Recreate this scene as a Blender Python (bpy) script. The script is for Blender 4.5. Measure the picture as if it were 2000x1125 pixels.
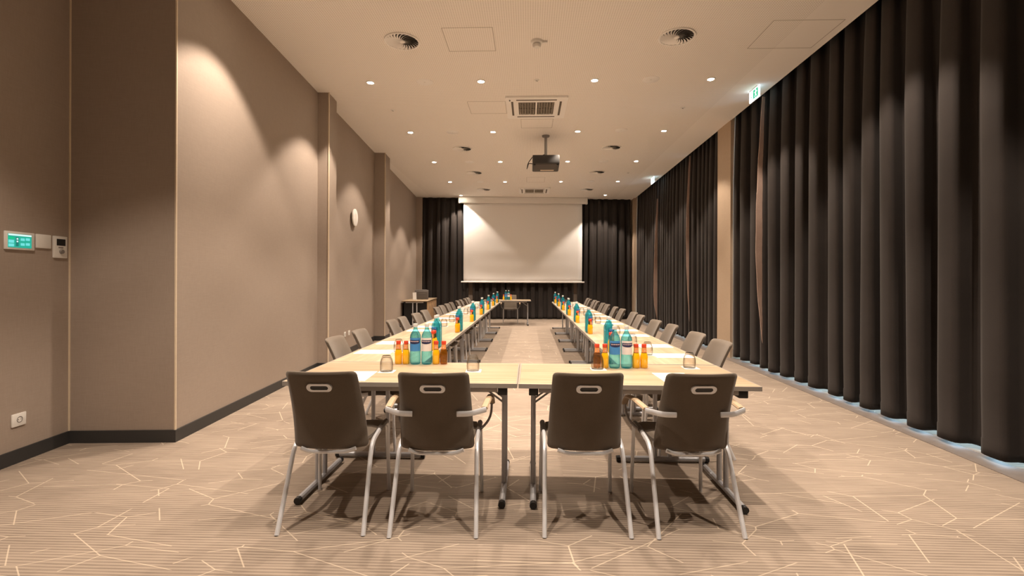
import bpy, bmesh, math, random
from mathutils import Vector, Matrix
random.seed(7)
PI = math.pi
for o in list(bpy.data.objects): bpy.data.objects.remove(o)
SC = bpy.context.scene
COL = SC.collection

# ------------------------------------------------------------------ camera, world, exposure
F = 944.0; EYE = 1.349
cam = bpy.data.cameras.new('camera'); cam_o = bpy.data.objects.new('camera', cam); COL.objects.link(cam_o)
cam.sensor_width = 36.0; cam.lens = F/2000*36.0
cam.shift_y = -16.5/2000
cam_o.location = (0, 0, EYE); cam_o.rotation_euler = (PI/2, -0.0035, 0)
cam.clip_start = 0.05; cam.clip_end = 200
SC.camera = cam_o
w = bpy.data.worlds.new('world'); SC.world = w; w.use_nodes = True
bg = w.node_tree.nodes['Background']; bg.inputs[0].default_value = (0.55, 0.78, 1.0, 1); bg.inputs[1].default_value = 9.0
SC.view_settings.view_transform = 'Standard'; SC.view_settings.look = 'None'
SC.view_settings.gamma = 1.0; SC.view_settings.use_curve_mapping = False
SC.view_settings.exposure = 0.16
SPOT_W = 315.0
SPOT_COL = (1.0, 0.83, 0.68)
SC.cycles.transparent_max_bounces = 32

# ------------------------------------------------------------------ frames of the room
CEIL = 4.12
TH = 0.0339          # table rows and ceiling grid, turned clockwise
PH = 0.037           # left and far walls, turned counter-clockwise
RR = 0.048           # curtain wall, turned clockwise
def T(x, y, z=0.0): return Vector((x*math.cos(TH)+y*math.sin(TH), -x*math.sin(TH)+y*math.cos(TH), z))
LO = Vector((-2.777, 3.988, 0))
def L(t, p, z=0.0):  # t along the left wall from the outer corner, p into the room
    return LO + Vector((-math.sin(PH)*t+math.cos(PH)*p, math.cos(PH)*t+math.sin(PH)*p, z))
def Rw(t, p, z=0.0): # t along the curtain wall, p outwards
    return Vector((3.38+math.sin(RR)*t+math.cos(RR)*p, math.cos(RR)*t-math.sin(RR)*p, z))
def Tinv(X, Y): return (X*math.cos(TH)-Y*math.sin(TH), X*math.sin(TH)+Y*math.cos(TH))

# ------------------------------------------------------------------ materials
def nodes(name):
    m = bpy.data.materials.new(name); m.use_nodes = True
    nt = m.node_tree; b = nt.nodes['Principled BSDF']
    return m, nt, b
def N(nt, typ, **kw):
    n = nt.nodes.new(typ)
    for k, v in kw.items():
        if k.startswith('i_'): n.inputs[int(k[2:])].default_value = v
        else: setattr(n, k, v)
    return n
def lk(nt, a, b): nt.links.new(a, b)
def simple(name, col, rough=0.5, metal=0.0, noise=0.06, scale=40.0, bump=0.0, spec=None, coat=0.0):
    m, nt, b = nodes(name)
    tc = N(nt, 'ShaderNodeTexCoord'); nz = N(nt, 'ShaderNodeTexNoise'); nz.inputs['Scale'].default_value = scale; nz.inputs['Detail'].default_value = 4
    lk(nt, tc.outputs['Object'], nz.inputs['Vector'])
    mx = N(nt, 'ShaderNodeMix', data_type='RGBA')
    c = Vector(col)
    mx.inputs[6].default_value = (*(c*(1-noise)), 1); mx.inputs[7].default_value = (*[min(1, x) for x in c*(1+noise)], 1)
    lk(nt, nz.outputs['Fac'], mx.inputs[0]); lk(nt, mx.outputs[2], b.inputs['Base Color'])
    b.inputs['Roughness'].default_value = rough; b.inputs['Metallic'].default_value = metal
    if spec is not None: b.inputs['Specular IOR Level'].default_value = spec
    if coat: b.inputs['Coat Weight'].default_value = coat
    if bump:
        bp = N(nt, 'ShaderNodeBump'); bp.inputs['Strength'].default_value = bump; bp.inputs['Distance'].default_value = 0.002
        lk(nt, nz.outputs['Fac'], bp.inputs['Height']); lk(nt, bp.outputs[0], b.inputs['Normal'])
    return m
def emis(name, col, s, base=(0.02, 0.02, 0.02)):
    m, nt, b = nodes(name)
    b.inputs['Base Color'].default_value = (*base, 1)
    b.inputs['Emission Color'].default_value = (*col, 1); b.inputs['Emission Strength'].default_value = s
    return m
def math_n(nt, op, a, bv=None, c=None):
    n = N(nt, 'ShaderNodeMath', operation=op)
    for i, x in enumerate((a, bv, c)):
        if x is None: continue
        if isinstance(x, (int, float)): n.inputs[i].default_value = x
        else: lk(nt, x, n.inputs[i])
    return n.outputs[0]

def mat_carpet():
    m, nt, b = nodes('carpet')
    tc = N(nt, 'ShaderNodeTexCoord'); mp = N(nt, 'ShaderNodeMapping'); mp.inputs['Rotation'].default_value = (0, 0, TH)
    lk(nt, tc.outputs['Object'], mp.inputs[0]); v = mp.outputs[0]
    sp = N(nt, 'ShaderNodeSeparateXYZ'); lk(nt, v, sp.inputs[0]); X, Y = sp.outputs[0], sp.outputs[1]
    # streaky noise, long across the room
    m2 = N(nt, 'ShaderNodeMapping'); m2.inputs['Scale'].default_value = (5, 60, 1); lk(nt, v, m2.inputs[0])
    n1 = N(nt, 'ShaderNodeTexNoise'); n1.inputs['Scale'].default_value = 1.0; n1.inputs['Detail'].default_value = 5; lk(nt, m2.outputs[0], n1.inputs[0])
    m3 = N(nt, 'ShaderNodeMapping'); m3.inputs['Scale'].default_value = (1.1, 3.2, 1); lk(nt, v, m3.inputs[0])
    n2 = N(nt, 'ShaderNodeTexNoise'); n2.inputs['Scale'].default_value = 1.3; n2.inputs['Detail'].default_value = 3; lk(nt, m3.outputs[0], n2.inputs[0])
    n3 = N(nt, 'ShaderNodeTexNoise'); n3.inputs['Scale'].default_value = 260; lk(nt, v, n3.inputs[0])
    # woven ribs
    ys = math_n(nt, 'ADD', Y, math_n(nt, 'MULTIPLY', n2.outputs['Fac'], 0.02))
    st = math_n(nt, 'SINE', math_n(nt, 'MULTIPLY', ys, 2*PI/0.0235))
    st = math_n(nt, 'MULTIPLY', math_n(nt, 'ADD', st, 1.0), 0.5)
    st = math_n(nt, 'MULTIPLY', st, math_n(nt, 'MULTIPLY', n1.outputs['Fac'], 1.3))
    # carpet tiles 1 m deep, alternate pile
    tile = math_n(nt, 'FLOOR', math_n(nt, 'ADD', Y, 0.13))
    tx = math_n(nt, 'FLOOR', math_n(nt, 'MULTIPLY', X, 4.0))
    wn = N(nt, 'ShaderNodeTexWhiteNoise', noise_dimensions='2D'); cb = N(nt, 'ShaderNodeCombineXYZ'); lk(nt, tile, cb.inputs[0]); lk(nt, tx, cb.inputs[1]); lk(nt, cb.outputs[0], wn.inputs['Vector'])
    f = math_n(nt, 'ADD', math_n(nt, 'MULTIPLY', st, 0.62), math_n(nt, 'MULTIPLY', n2.outputs['Fac'], 0.5))
    f = math_n(nt, 'ADD', f, math_n(nt, 'MULTIPLY', wn.outputs['Value'], 0.06))
    f = math_n(nt, 'ADD', f, math_n(nt, 'MULTIPLY', n3.outputs['Fac'], 0.16))
    rp = N(nt, 'ShaderNodeValToRGB'); lk(nt, f, rp.inputs[0])
    rp.color_ramp.elements[0].position = 0.22; rp.color_ramp.elements[0].color = (0.375, 0.305, 0.242, 1)
    rp.color_ramp.elements[1].position = 0.95; rp.color_ramp.elements[1].color = (0.165, 0.13, 0.104, 1)
    # thin cream angular lines
    total = None
    for sc, rot, wd, lo, seed in ((1.75, 0.5, 0.0032, 0.47, 0.0), (1.15, 1.3, 0.0030, 0.50, 7.3), (1.4, 2.2, 0.0030, 0.50, 13.1)):
        mm = N(nt, 'ShaderNodeMapping'); mm.inputs['Rotation'].default_value = (0, 0, rot); mm.inputs['Location'].default_value = (seed, seed*0.7, 0)
        mm.inputs['Scale'].default_value = (1.0, 1.7, 1.0); lk(nt, v, mm.inputs[0])
        vo = N(nt, 'ShaderNodeTexVoronoi', feature='DISTANCE_TO_EDGE', voronoi_dimensions='2D'); vo.inputs['Scale'].default_value = sc; lk(nt, mm.outputs[0], vo.inputs['Vector'])
        ln = math_n(nt, 'LESS_THAN', vo.outputs['Distance'], wd*sc*1.2)
        mk = N(nt, 'ShaderNodeTexNoise'); mk.inputs['Scale'].default_value = 2.3; mk.inputs['Detail'].default_value = 0; lk(nt, mm.outputs[0], mk.inputs[0])
        ln = math_n(nt, 'MULTIPLY', ln, math_n(nt, 'GREATER_THAN', mk.outputs['Fac'], lo))
        total = ln if total is None else math_n(nt, 'MAXIMUM', total, ln)
    mx = N(nt, 'ShaderNodeMix', data_type='RGBA'); lk(nt, math_n(nt, 'MULTIPLY', total, 0.52), mx.inputs[0]); lk(nt, rp.outputs[0], mx.inputs[6]); mx.inputs[7].default_value = (0.66, 0.55, 0.42, 1)
    lk(nt, mx.outputs[2], b.inputs['Base Color']); b.inputs['Roughness'].default_value = 0.95; b.inputs['Specular IOR Level'].default_value = 0.1
    bp = N(nt, 'ShaderNodeBump'); bp.inputs['Strength'].default_value = 0.35; bp.inputs['Distance'].default_value = 0.003
    lk(nt, math_n(nt, 'SUBTRACT', n3.outputs['Fac'], st), bp.inputs['Height']); lk(nt, bp.outputs[0], b.inputs['Normal'])
    return m
def mat_ceiling():
    m, nt, b = nodes('ceiling_perforated')
    tc = N(nt, 'ShaderNodeTexCoord'); mp = N(nt, 'ShaderNodeMapping'); mp.inputs['Rotation'].default_value = (0, 0, TH); mp.inputs['Scale'].default_value = (1/0.025,)*3
    lk(nt, tc.outputs['Object'], mp.inputs[0])
    fr = N(nt, 'ShaderNodeVectorMath', operation='FRACTION'); lk(nt, mp.outputs[0], fr.inputs[0])
    sp = N(nt, 'ShaderNodeSeparateXYZ'); lk(nt, fr.outputs[0], sp.inputs[0])
    dx = math_n(nt, 'SUBTRACT', sp.outputs[0], 0.5); dy = math_n(nt, 'SUBTRACT', sp.outputs[1], 0.5)
    d = math_n(nt, 'SQRT', math_n(nt, 'ADD', math_n(nt, 'MULTIPLY', dx, dx), math_n(nt, 'MULTIPLY', dy, dy)))
    hole = math_n(nt, 'LESS_THAN', d, 0.2)
    # the border along the walls is plain
    s2 = N(nt, 'ShaderNodeSeparateXYZ'); mp2 = N(nt, 'ShaderNodeMapping'); mp2.inputs['Rotation'].default_value = (0, 0, TH); lk(nt, tc.outputs['Object'], mp2.inputs[0]); lk(nt, mp2.outputs[0], s2.inputs[0])
    inside = math_n(nt, 'MULTIPLY', math_n(nt, 'GREATER_THAN', s2.outputs[0], -3.3), math_n(nt, 'LESS_THAN', s2.outputs[0], 2.92))
    hole = math_n(nt, 'MULTIPLY', hole, inside)
    mx = N(nt, 'ShaderNodeMix', data_type='RGBA'); lk(nt, hole, mx.inputs[0]); mx.inputs[6].default_value = (0.93, 0.89, 0.84, 1); mx.inputs[7].default_value = (0.60, 0.55, 0.49, 1)
    lk(nt, mx.outputs[2], b.inputs['Base Color']); b.inputs['Roughness'].default_value = 0.9
    return m
def mat_wall(name, c):
    m, nt, b = nodes(name)
    tc = N(nt, 'ShaderNodeTexCoord')
    def nz(scale, sc):
        mp = N(nt, 'ShaderNodeMapping'); mp.inputs['Scale'].default_value = sc; lk(nt, tc.outputs['Object'], mp.inputs[0])
        n = N(nt, 'ShaderNodeTexNoise'); n.inputs['Scale'].default_value = scale; n.inputs['Detail'].default_value = 3; lk(nt, mp.outputs[0], n.inputs[0]); return n.outputs['Fac']
    a = nz(1, (220, 220, 14)); d = nz(1, (12, 12, 260)); e = nz(1.2, (1, 1, 1))
    f = math_n(nt, 'ADD', math_n(nt, 'MULTIPLY', a, 0.45), math_n(nt, 'MULTIPLY', d, 0.45)); f = math_n(nt, 'ADD', f, math_n(nt, 'MULTIPLY', e, 0.15))
    mx = N(nt, 'ShaderNodeMix', data_type='RGBA'); lk(nt, f, mx.inputs[0]); c = Vector(c)
    mx.inputs[6].default_value = (*(c*0.78), 1); mx.inputs[7].default_value = (*(c*1.2), 1); lk(nt, mx.outputs[2], b.inputs['Base Color'])
    b.inputs['Roughness'].default_value = 0.62; b.inputs['Specular IOR Level'].default_value = 0.3
    bp = N(nt, 'ShaderNodeBump'); bp.inputs['Strength'].default_value = 0.2; bp.inputs['Distance'].default_value = 0.001; lk(nt, f, bp.inputs['Height']); lk(nt, bp.outputs[0], b.inputs['Normal'])
    return m
def mat_wood(name, c1, c2, ax=(2.0, 26, 10)):
    m, nt, b = nodes(name)
    tc = N(nt, 'ShaderNodeTexCoord'); mp = N(nt, 'ShaderNodeMapping'); mp.inputs['Scale'].default_value = ax; lk(nt, tc.outputs['Object'], mp.inputs[0])
    n = N(nt, 'ShaderNodeTexNoise'); n.inputs['Scale'].default_value = 1.0; n.inputs['Detail'].default_value = 5; n.inputs['Distortion'].default_value = 0.6; lk(nt, mp.outputs[0], n.inputs[0])
    rp = N(nt, 'ShaderNodeValToRGB'); lk(nt, n.outputs['Fac'], rp.inputs[0]); rp.color_ramp.elements[0].position = 0.3; rp.color_ramp.elements[1].position = 0.72
    rp.color_ramp.elements[0].color = (*c1, 1); rp.color_ramp.elements[1].color = (*c2, 1)
    lk(nt, rp.outputs[0], b.inputs['Base Color']); b.inputs['Roughness'].default_value = 0.38
    return m
def mat_fabric(name, c, scale=420.0, sheen=0.15):
    m, nt, b = nodes(name)
    tc = N(nt, 'ShaderNodeTexCoord'); n = N(nt, 'ShaderNodeTexNoise'); n.inputs['Scale'].default_value = scale; n.inputs['Detail'].default_value = 2; lk(nt, tc.outputs['Object'], n.inputs[0])
    n2 = N(nt, 'ShaderNodeTexNoise'); n2.inputs['Scale'].default_value = 9; lk(nt, tc.outputs['Object'], n2.inputs[0])
    f = math_n(nt, 'ADD', math_n(nt, 'MULTIPLY', n.outputs['Fac'], 0.7), math_n(nt, 'MULTIPLY', n2.outputs['Fac'], 0.3))
    mx = N(nt, 'ShaderNodeMix', data_type='RGBA'); lk(nt, f, mx.inputs[0]); c = Vector(c)
    mx.inputs[6].default_value = (*(c*0.65), 1); mx.inputs[7].default_value = (*(c*1.35), 1); lk(nt, mx.outputs[2], b.inputs['Base Color'])
    b.inputs['Roughness'].default_value = 0.9; b.inputs['Specular IOR Level'].default_value = 0.2; b.inputs['Sheen Weight'].default_value = sheen
    bp = N(nt, 'ShaderNodeBump'); bp.inputs['Strength'].default_value = 0.25; bp.inputs['Distance'].default_value = 0.001; lk(nt, n.outputs['Fac'], bp.inputs['Height']); lk(nt, bp.outputs[0], b.inputs['Normal'])
    return m
def mat_glass(name, tint, body=None, bodyw=0.0, rough=0.02, rim=None):
    # thin-walled glass: tinted see-through, mirror sheen by Fresnel, optional milky body colour
    m = bpy.data.materials.new(name); m.use_nodes = True; nt = m.node_tree; nt.nodes.clear()
    out = N(nt, 'ShaderNodeOutputMaterial'); tr = N(nt, 'ShaderNodeBsdfTransparent'); tr.inputs[0].default_value = (*tint, 1)
    gl = N(nt, 'ShaderNodeBsdfGlossy'); gl.inputs['Roughness'].default_value = rough
    lw = N(nt, 'ShaderNodeLayerWeight'); lw.inputs[0].default_value = 0.5; fz = math_n(nt, 'ADD', math_n(nt, 'MULTIPLY', math_n(nt, 'POWER', lw.outputs['Facing'], 4.0), 0.75), 0.04)
    src = tr.outputs[0]
    if rim:
        tm = N(nt, 'ShaderNodeMix', data_type='RGBA'); tm.inputs[6].default_value = (*tint, 1); tm.inputs[7].default_value = (*rim, 1)
        lk(nt, math_n(nt, 'POWER', lw.outputs['Facing'], 1.8), tm.inputs[0]); lk(nt, tm.outputs[2], tr.inputs[0])
    if body:
        df = N(nt, 'ShaderNodeBsdfDiffuse'); df.inputs[0].default_value = (*body, 1); tl = N(nt, 'ShaderNodeBsdfTranslucent'); tl.inputs[0].default_value = (*body, 1)
        ad = N(nt, 'ShaderNodeMixShader'); ad.inputs[0].default_value = 0.5; lk(nt, df.outputs[0], ad.inputs[1]); lk(nt, tl.outputs[0], ad.inputs[2])
        m0 = N(nt, 'ShaderNodeMixShader'); m0.inputs[0].default_value = bodyw; lk(nt, src, m0.inputs[1]); lk(nt, ad.outputs[0], m0.inputs[2]); src = m0.outputs[0]
    mx = N(nt, 'ShaderNodeMixShader'); lk(nt, fz, mx.inputs[0]); lk(nt, src, mx.inputs[1]); lk(nt, gl.outputs[0], mx.inputs[2]); lk(nt, mx.outputs[0], out.inputs[0])
    return m

M = dict(
    carpet=mat_carpet(), ceiling=mat_ceiling(),
    wall=mat_wall('woven_wallpaper', (0.36, 0.293, 0.243)), pillar=mat_wall('pillar_wallpaper', (0.47, 0.36, 0.26)),
    base=simple('dark_baseboard', (0.035, 0.034, 0.034), 0.5),
    edge=simple('cream_corner_profile', (0.72, 0.60, 0.45), 0.45),
    border=simple('grey_stone_border', (0.17, 0.14, 0.12), 0.6, noise=0.25, scale=12),
    wood=mat_wood('maple_laminate', (0.365, 0.262, 0.160), (0.50, 0.395, 0.270), (2.0, 24, 10)),
    oak=mat_wood('oak_veneer', (0.36, 0.22, 0.12), (0.55, 0.36, 0.2), (14, 14, 1.5)),
    band=simple('grey_edge_band', (0.30, 0.27, 0.24), 0.5), rail=simple('grey_table_rail', (0.36, 0.34, 0.33), 0.4, 0.3),
    tube=simple('grey_table_tube', (0.46, 0.47, 0.50), 0.35, 0.35), alu=simple('satin_aluminium', (0.80, 0.82, 0.86), 0.36, 0.25),
    black=simple('black_plastic', (0.014, 0.014, 0.015), 0.45), darkrail=simple('dark_rail_cover', (0.10, 0.085, 0.075), 0.5),
    chair=mat_fabric('taupe_chair_fabric', (0.130, 0.104, 0.080)), armpad=simple('tan_arm_pad', (0.42, 0.31, 0.20), 0.5),
    curtain=mat_fabric('black_brown_curtain', (0.031, 0.0255, 0.023), 300, 0.06), lining=mat_fabric('pinkish_lining', (0.46, 0.33, 0.27), 200, 0.1),
    screen=simple('projection_cloth', (0.93, 0.91, 0.89), 0.8, noise=0.01), white=simple('white_plastic', (0.80, 0.78, 0.74), 0.4, noise=0.02),
    whitemetal=simple('white_painted_metal', (0.93, 0.91, 0.88), 0.5, noise=0.02), dark=simple('dark_void', (0.02, 0.018, 0.016), 0.8),
    grille=simple('grey_filter', (0.13, 0.11, 0.09), 0.8), grid=simple('grille_grid', (0.32, 0.28, 0.23), 0.6),
    paper=simple('white_paper', (0.86, 0.85, 0.83), 0.8, noise=0.01), ink=simple('grey_print', (0.35, 0.35, 0.38), 0.8),
    bottle=mat_glass('teal_glass', (0.52, 0.87, 0.90), (0.03, 0.46, 0.56), 0.22, rim=(0.015, 0.24, 0.36)), tumbler=mat_glass('clear_glass', (0.95, 0.95, 0.94), rim=(0.45, 0.42, 0.38)),
    cap=simple('silver_cap', (0.80, 0.78, 0.74), 0.35, 0.3), blue=simple('blue_label', (0.05, 0.24, 0.58), 0.45), silver=simple('pale_label', (0.78, 0.72, 0.70), 0.45),
    navy=simple('navy_badge', (0.012, 0.016, 0.075), 0.45), letter=simple('pink_white_print', (0.80, 0.62, 0.64), 0.5),
    juice=simple('orange_juice', (0.90, 0.47, 0.008), 0.12, coat=0.6), apple=mat_glass('amber_glass', (0.72, 0.40, 0.08), (0.42, 0.20, 0.02), 0.30),
    neck=mat_glass('green_clear_glass', (0.62, 0.66, 0.40), (0.2, 0.2, 0.06), 0.2), red=simple('red_cap', (0.62, 0.055, 0.02), 0.4), nlabel=simple('orange_neck_label', (0.80, 0.30, 0.10), 0.5), nlabel2=simple('cream_print', (0.85, 0.68, 0.5), 0.5),
    lamp=emis('lamp_glow', (1.0, 0.86, 0.66), 120.0), projector=simple('projector_shell', (0.035, 0.033, 0.032), 0.5), projb=simple('projector_belly', (0.07, 0.058, 0.05), 0.6),
    steel=simple('grey_pole', (0.30, 0.28, 0.27), 0.45, 0.4), greybox=simple('grey_box', (0.14, 0.125, 0.115), 0.6),
    signw=emis('sign_white', (0.70, 0.88, 1.0), 3.0, (0.7, 0.7, 0.7)), signg=emis('sign_green', (0.0, 0.40, 0.18), 1.0, (0, 0.3, 0.12)),
    scr_g=emis('screen_green', (0.01, 0.42, 0.30), 0.9), scr_w=emis('screen_white', (0.75, 1.0, 0.97), 0.9), scr_c=emis('screen_cyan', (0.16, 0.75, 0.72), 0.9), scr_d=emis('screen_dark_green', (0.0, 0.22, 0.18), 0.8),
    winglass=mat_glass('window_glass', (0.93, 0.96, 0.95)), frame=simple('dark_window_frame', (0.06, 0.06, 0.065), 0.5),
    clock=simple('clock_face', (0.88, 0.85, 0.78), 0.5, noise=0.01),
)

# ------------------------------------------------------------------ mesh helpers
class MB:
    def __init__(s): s.v = []; s.f = []
    def add(s, vs, fs, mtx=None):
        k = len(s.v)
        for p in vs:
            p = Vector(p); s.v.append(mtx @ p if mtx else p)
        s.f += [[i+k for i in q] for q in fs]; return s
    def box(s, c, d, mtx=None, b=0.0):
        if b <= 0:
            x, y, z = (k/2 for k in d)
            vs = [(c[0]+i*x, c[1]+j*y, c[2]+k*z) for k in (-1, 1) for j in (-1, 1) for i in (-1, 1)]
            return s.add(vs, [(0, 2, 3, 1), (4, 5, 7, 6), (0, 1, 5, 4), (2, 6, 7, 3), (0, 4, 6, 2), (1, 3, 7, 5)], mtx)
        bm = bmesh.new(); bmesh.ops.create_cube(bm, size=1.0)
        for vv in bm.verts: vv.co = Vector((vv.co.x*d[0]+c[0], vv.co.y*d[1]+c[1], vv.co.z*d[2]+c[2]))
        bmesh.ops.bevel(bm, geom=bm.edges[:], offset=b, segments=2, affect='EDGES', profile=0.5)
        bm.verts.index_update(); s.add([vv.co.copy() for vv in bm.verts], [[vv.index for vv in q.verts] for q in bm.faces], mtx); bm.free(); return s
    def tube(s, pts, r, n=8, flat=1.0, mtx=None):
        pts = [Vector(p) for p in pts]; rs = r if isinstance(r, (list, tuple)) else [r]*len(pts)
        t0 = (pts[1]-pts[0]).normalized(); ref = Vector((0, 0, 1)) if abs(t0.z) < 0.9 else Vector((1, 0, 0))
        u = t0.cross(ref).normalized(); vs = []; fs = []
        for i, p in enumerate(pts):
            t = (pts[min(i+1, len(pts)-1)]-pts[max(i-1, 0)]).normalized()
            u = (u-t*u.dot(t)).normalized(); w_ = t.cross(u)
            for k in range(n):
                a = 2*PI*k/n; vs.append(p+(u*math.cos(a)+w_*math.sin(a)*flat)*rs[i])
        for i in range(len(pts)-1):
            for k in range(n): fs.append((i*n+k, i*n+(k+1) % n, (i+1)*n+(k+1) % n, (i+1)*n+k))
        fs.append(list(range(n))[::-1]); fs.append([(len(pts)-1)*n+k for k in range(n)])
        return s.add(vs, fs, mtx)
    def lathe(s, prof, n=20, c=(0, 0, 0), mtx=None, a0=0.0, a1=2*PI):
        full = abs(a1-a0-2*PI) < 1e-6; m = n if full else n+1; vs = []; fs = []
        for r, z in prof:
            for k in range(m):
                a = a0+(a1-a0)*k/n; vs.append((c[0]+r*math.cos(a), c[1]+r*math.sin(a), c[2]+z))
        for i in range(len(prof)-1):
            for k in range(n): fs.append((i*m+k, i*m+(k+1) % m, (i+1)*m+(k+1) % m, (i+1)*m+k))
        if full:
            if prof[0][0] > 1e-5: fs.append(list(range(m))[::-1])
            if prof[-1][0] > 1e-5: fs.append([(len(prof)-1)*m+k for k in range(m)])
        return s.add(vs, fs, mtx)
    def prism(s, poly, z0, z1, mtx=None):
        n = len(poly); vs = [(x, y, z0) for x, y in poly]+[(x, y, z1) for x, y in poly]
        fs = [list(range(n))[::-1], list(range(n, 2*n))]+[(i, (i+1) % n, (i+1) % n+n, i+n) for i in range(n)]
        return s.add(vs, fs, mtx)
    def ring(s, outer, inner, z0, z1, mtx=None):
        n = len(outer); vs = [(x, y, z) for z in (z0, z1) for pl in (outer, inner) for x, y in pl]; fs = []
        for i in range(n):
            j = (i+1) % n
            fs += [(i, j, j+n, i+n)[::-1], (2*n+i, 2*n+j, 3*n+j, 3*n+i), (i, j, 2*n+j, 2*n+i), (n+i, n+j, 3*n+j, 3*n+i)[::-1]]
        return s.add(vs, fs, mtx)
    def build(s, name, mat, parent=None, sharp=35, loc=None, rotz=0.0):
        me = bpy.data.meshes.new(name); me.from_pydata([tuple(p) for p in s.v], [], s.f)
        bm = bmesh.new(); bm.from_mesh(me); bmesh.ops.recalc_face_normals(bm, faces=bm.faces[:]); bm.to_mesh(me); bm.free()
        me.materials.append(M[mat] if isinstance(mat, str) else mat)
        for p in me.polygons: p.use_smooth = True
        me.set_sharp_from_angle(angle=math.radians(sharp))
        o = bpy.data.objects.new(name, me); COL.objects.link(o)
        if parent: o.parent = parent
        if loc is not None: o.location = loc
        o.rotation_euler = (0, 0, rotz)
        return o
def tag(o, label, cat, group=None):
    o['label'] = label; o['category'] = cat
    if group: o['group'] = group
    return o
def struct(o, label=None):
    o['kind'] = 'structure'
    if label: o['label'] = label
    return o
def empty(name, loc=(0, 0, 0), rotz=0.0):
    o = bpy.data.objects.new(name, None); COL.objects.link(o); o.location = loc; o.rotation_euler = (0, 0, rotz); o.empty_display_size = 0.1; return o
KIDS = {}
def copy_tree(o, parent=None):
    c = o.copy(); COL.objects.link(c); c.parent = parent
    for ch in KIDS_OF(o): copy_tree(ch, c)
    return c
def KIDS_OF(o):
    if o.name not in KIDS: KIDS[o.name] = list(o.children)
    return KIDS[o.name]
class Proto:
    def __init__(s, make): s.make = make; s.root = None
    def place(s, loc, rotz, label, cat, group=None):
        if s.root is None: s.root = s.make(); o = s.root; KIDS_OF(o)
        else: o = copy_tree(s.root)
        o.location = loc; o.rotation_euler = (0, 0, rotz); tag(o, label, cat, group); return o
def fillet(pts, d, n=5):
    pts = [Vector(p) for p in pts]; out = [pts[0]]
    for i in range(1, len(pts)-1):
        a = pts[i]+(pts[i-1]-pts[i]).normalized()*d; c = pts[i]+(pts[i+1]-pts[i]).normalized()*d
        for k in range(n+1):
            t = k/n; out.append(a*(1-t)**2+pts[i]*2*t*(1-t)+c*t*t)
    out.append(pts[-1]); return out
def rrect(w_, h_, r, n=5):
    out = []
    for cx, cy, a in ((w_/2-r, h_/2-r, 0), (-w_/2+r, h_/2-r, 90), (-w_/2+r, -h_/2+r, 180), (w_/2-r, -h_/2+r, 270)):
        for k in range(n+1):
            t = math.radians(a+90*k/n); out.append((cx+r*math.cos(t), cy+r*math.sin(t)))
    return out
def circ(r, n=24, c=(0, 0)): return [(c[0]+r*math.cos(2*PI*k/n), c[1]+r*math.sin(2*PI*k/n)) for k in range(n)]
ORD = ['first', 'second', 'third', 'fourth', 'fifth', 'sixth', 'seventh', 'eighth', 'ninth', 'tenth', 'eleventh', 'twelfth', 'thirteenth', 'fourteenth']

# ------------------------------------------------------------------ the room
FARL = 12.55      # far wall along the left-wall frame
struct(MB().box((0.4, 7.2, -0.1), (10.2, 21.6, 0.2)).build('floor', 'carpet'), 'beige ribbed carpet floor with thin cream angular lines')
struct(MB().prism([(-4.7, -3.6), (Rw(-3.6, 0).x, -3.6), (Rw(17.6, 0).x, 17.6), (-4.7, 17.6)], CEIL, CEIL+0.2).build('ceiling', 'ceiling'), 'pale perforated ceiling')
struct(MB().prism([(Rw(-3.6, 0).x, -3.6), (Rw(-3.6, 0.8).x, -3.6), (Rw(17.6, 0.8).x, 17.6), (Rw(17.6, 0).x, 17.6)], CEIL+0.14, CEIL+0.2).build('ceiling_slot', 'dark'), 'dark curtain track slot at the ceiling edge')
def slab(name, pts, mat, z0=0.0, z1=CEIL, label=None, kind=True):
    o = MB().prism([(p.x, p.y) for p in pts], z0, z1).build(name, mat)
    return struct(o, label)
slab('wall_left', [L(0.2, 0), L(FARL+0.3, 0), L(FARL+0.3, -0.2), L(0.2, -0.2)], 'wall', label='long taupe left wall lit by ceiling spots')
slab('wall_left_return', [L(0, 0), L(0, -0.86), L(0.2, -0.86), L(0.2, 0)], 'wall', label='shaded taupe return wall facing the camera')
slab('wall_left_near', [L(0.2, -0.846), L(-7.2, -0.846), L(-7.2, -1.05), L(0.2, -1.05)], 'wall', label='taupe left wall nearest the camera with control panels')
slab('wall_far', [L(FARL, -0.2), L(FARL, 8.0), L(FARL+0.2, 8.0), L(FARL+0.2, -0.2)], 'wall', label='far taupe wall behind black curtains')
slab('wall_back', [Vector((-4.2, -3.2, 0)), Vector((4.2, -3.2, 0)), Vector((4.2, -3.4, 0)), Vector((-4.2, -3.4, 0))], 'base', label='unseen wall behind the camera, darkened to cut bounce light')  # out of view; dark colour chosen to reduce bounce on camera-facing surfaces
def pil(n, t0, t1, p, label):
    slab('trim_%d' % n, [L(t0, 0), L(t0, p), L(t1, p), L(t1, 0)], 'wall', label=label)
    for t, q in ((t0, p), (t1, 0.0)):
        struct(MB().box((0, 0, CEIL/2+0.05), (0.016, 0.016, CEIL-0.1)).build('trim_%d_edge' % n, 'edge', loc=L(t, q+0.004), rotz=PH))
pil(1, 3.20, 3.56, 0.16, 'nearer pilaster on the left wall')
pil(2, 6.62, 7.12, 0.225, 'farther pilaster on the left wall')
slab('trim_3', [L(FARL-0.25, 0), L(FARL-0.25, 0.20), L(FARL, 0.20), L(FARL, 0)], 'wall', label='narrow taupe corner pier beside the far curtain')
struct(MB().box((0, 0, CEIL/2+0.05), (0.012, 0.012, CEIL-0.1)).build('trim_4', 'edge', loc=L(0.0, 0.002), rotz=PH), 'cream corner profile on the left wall')
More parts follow.
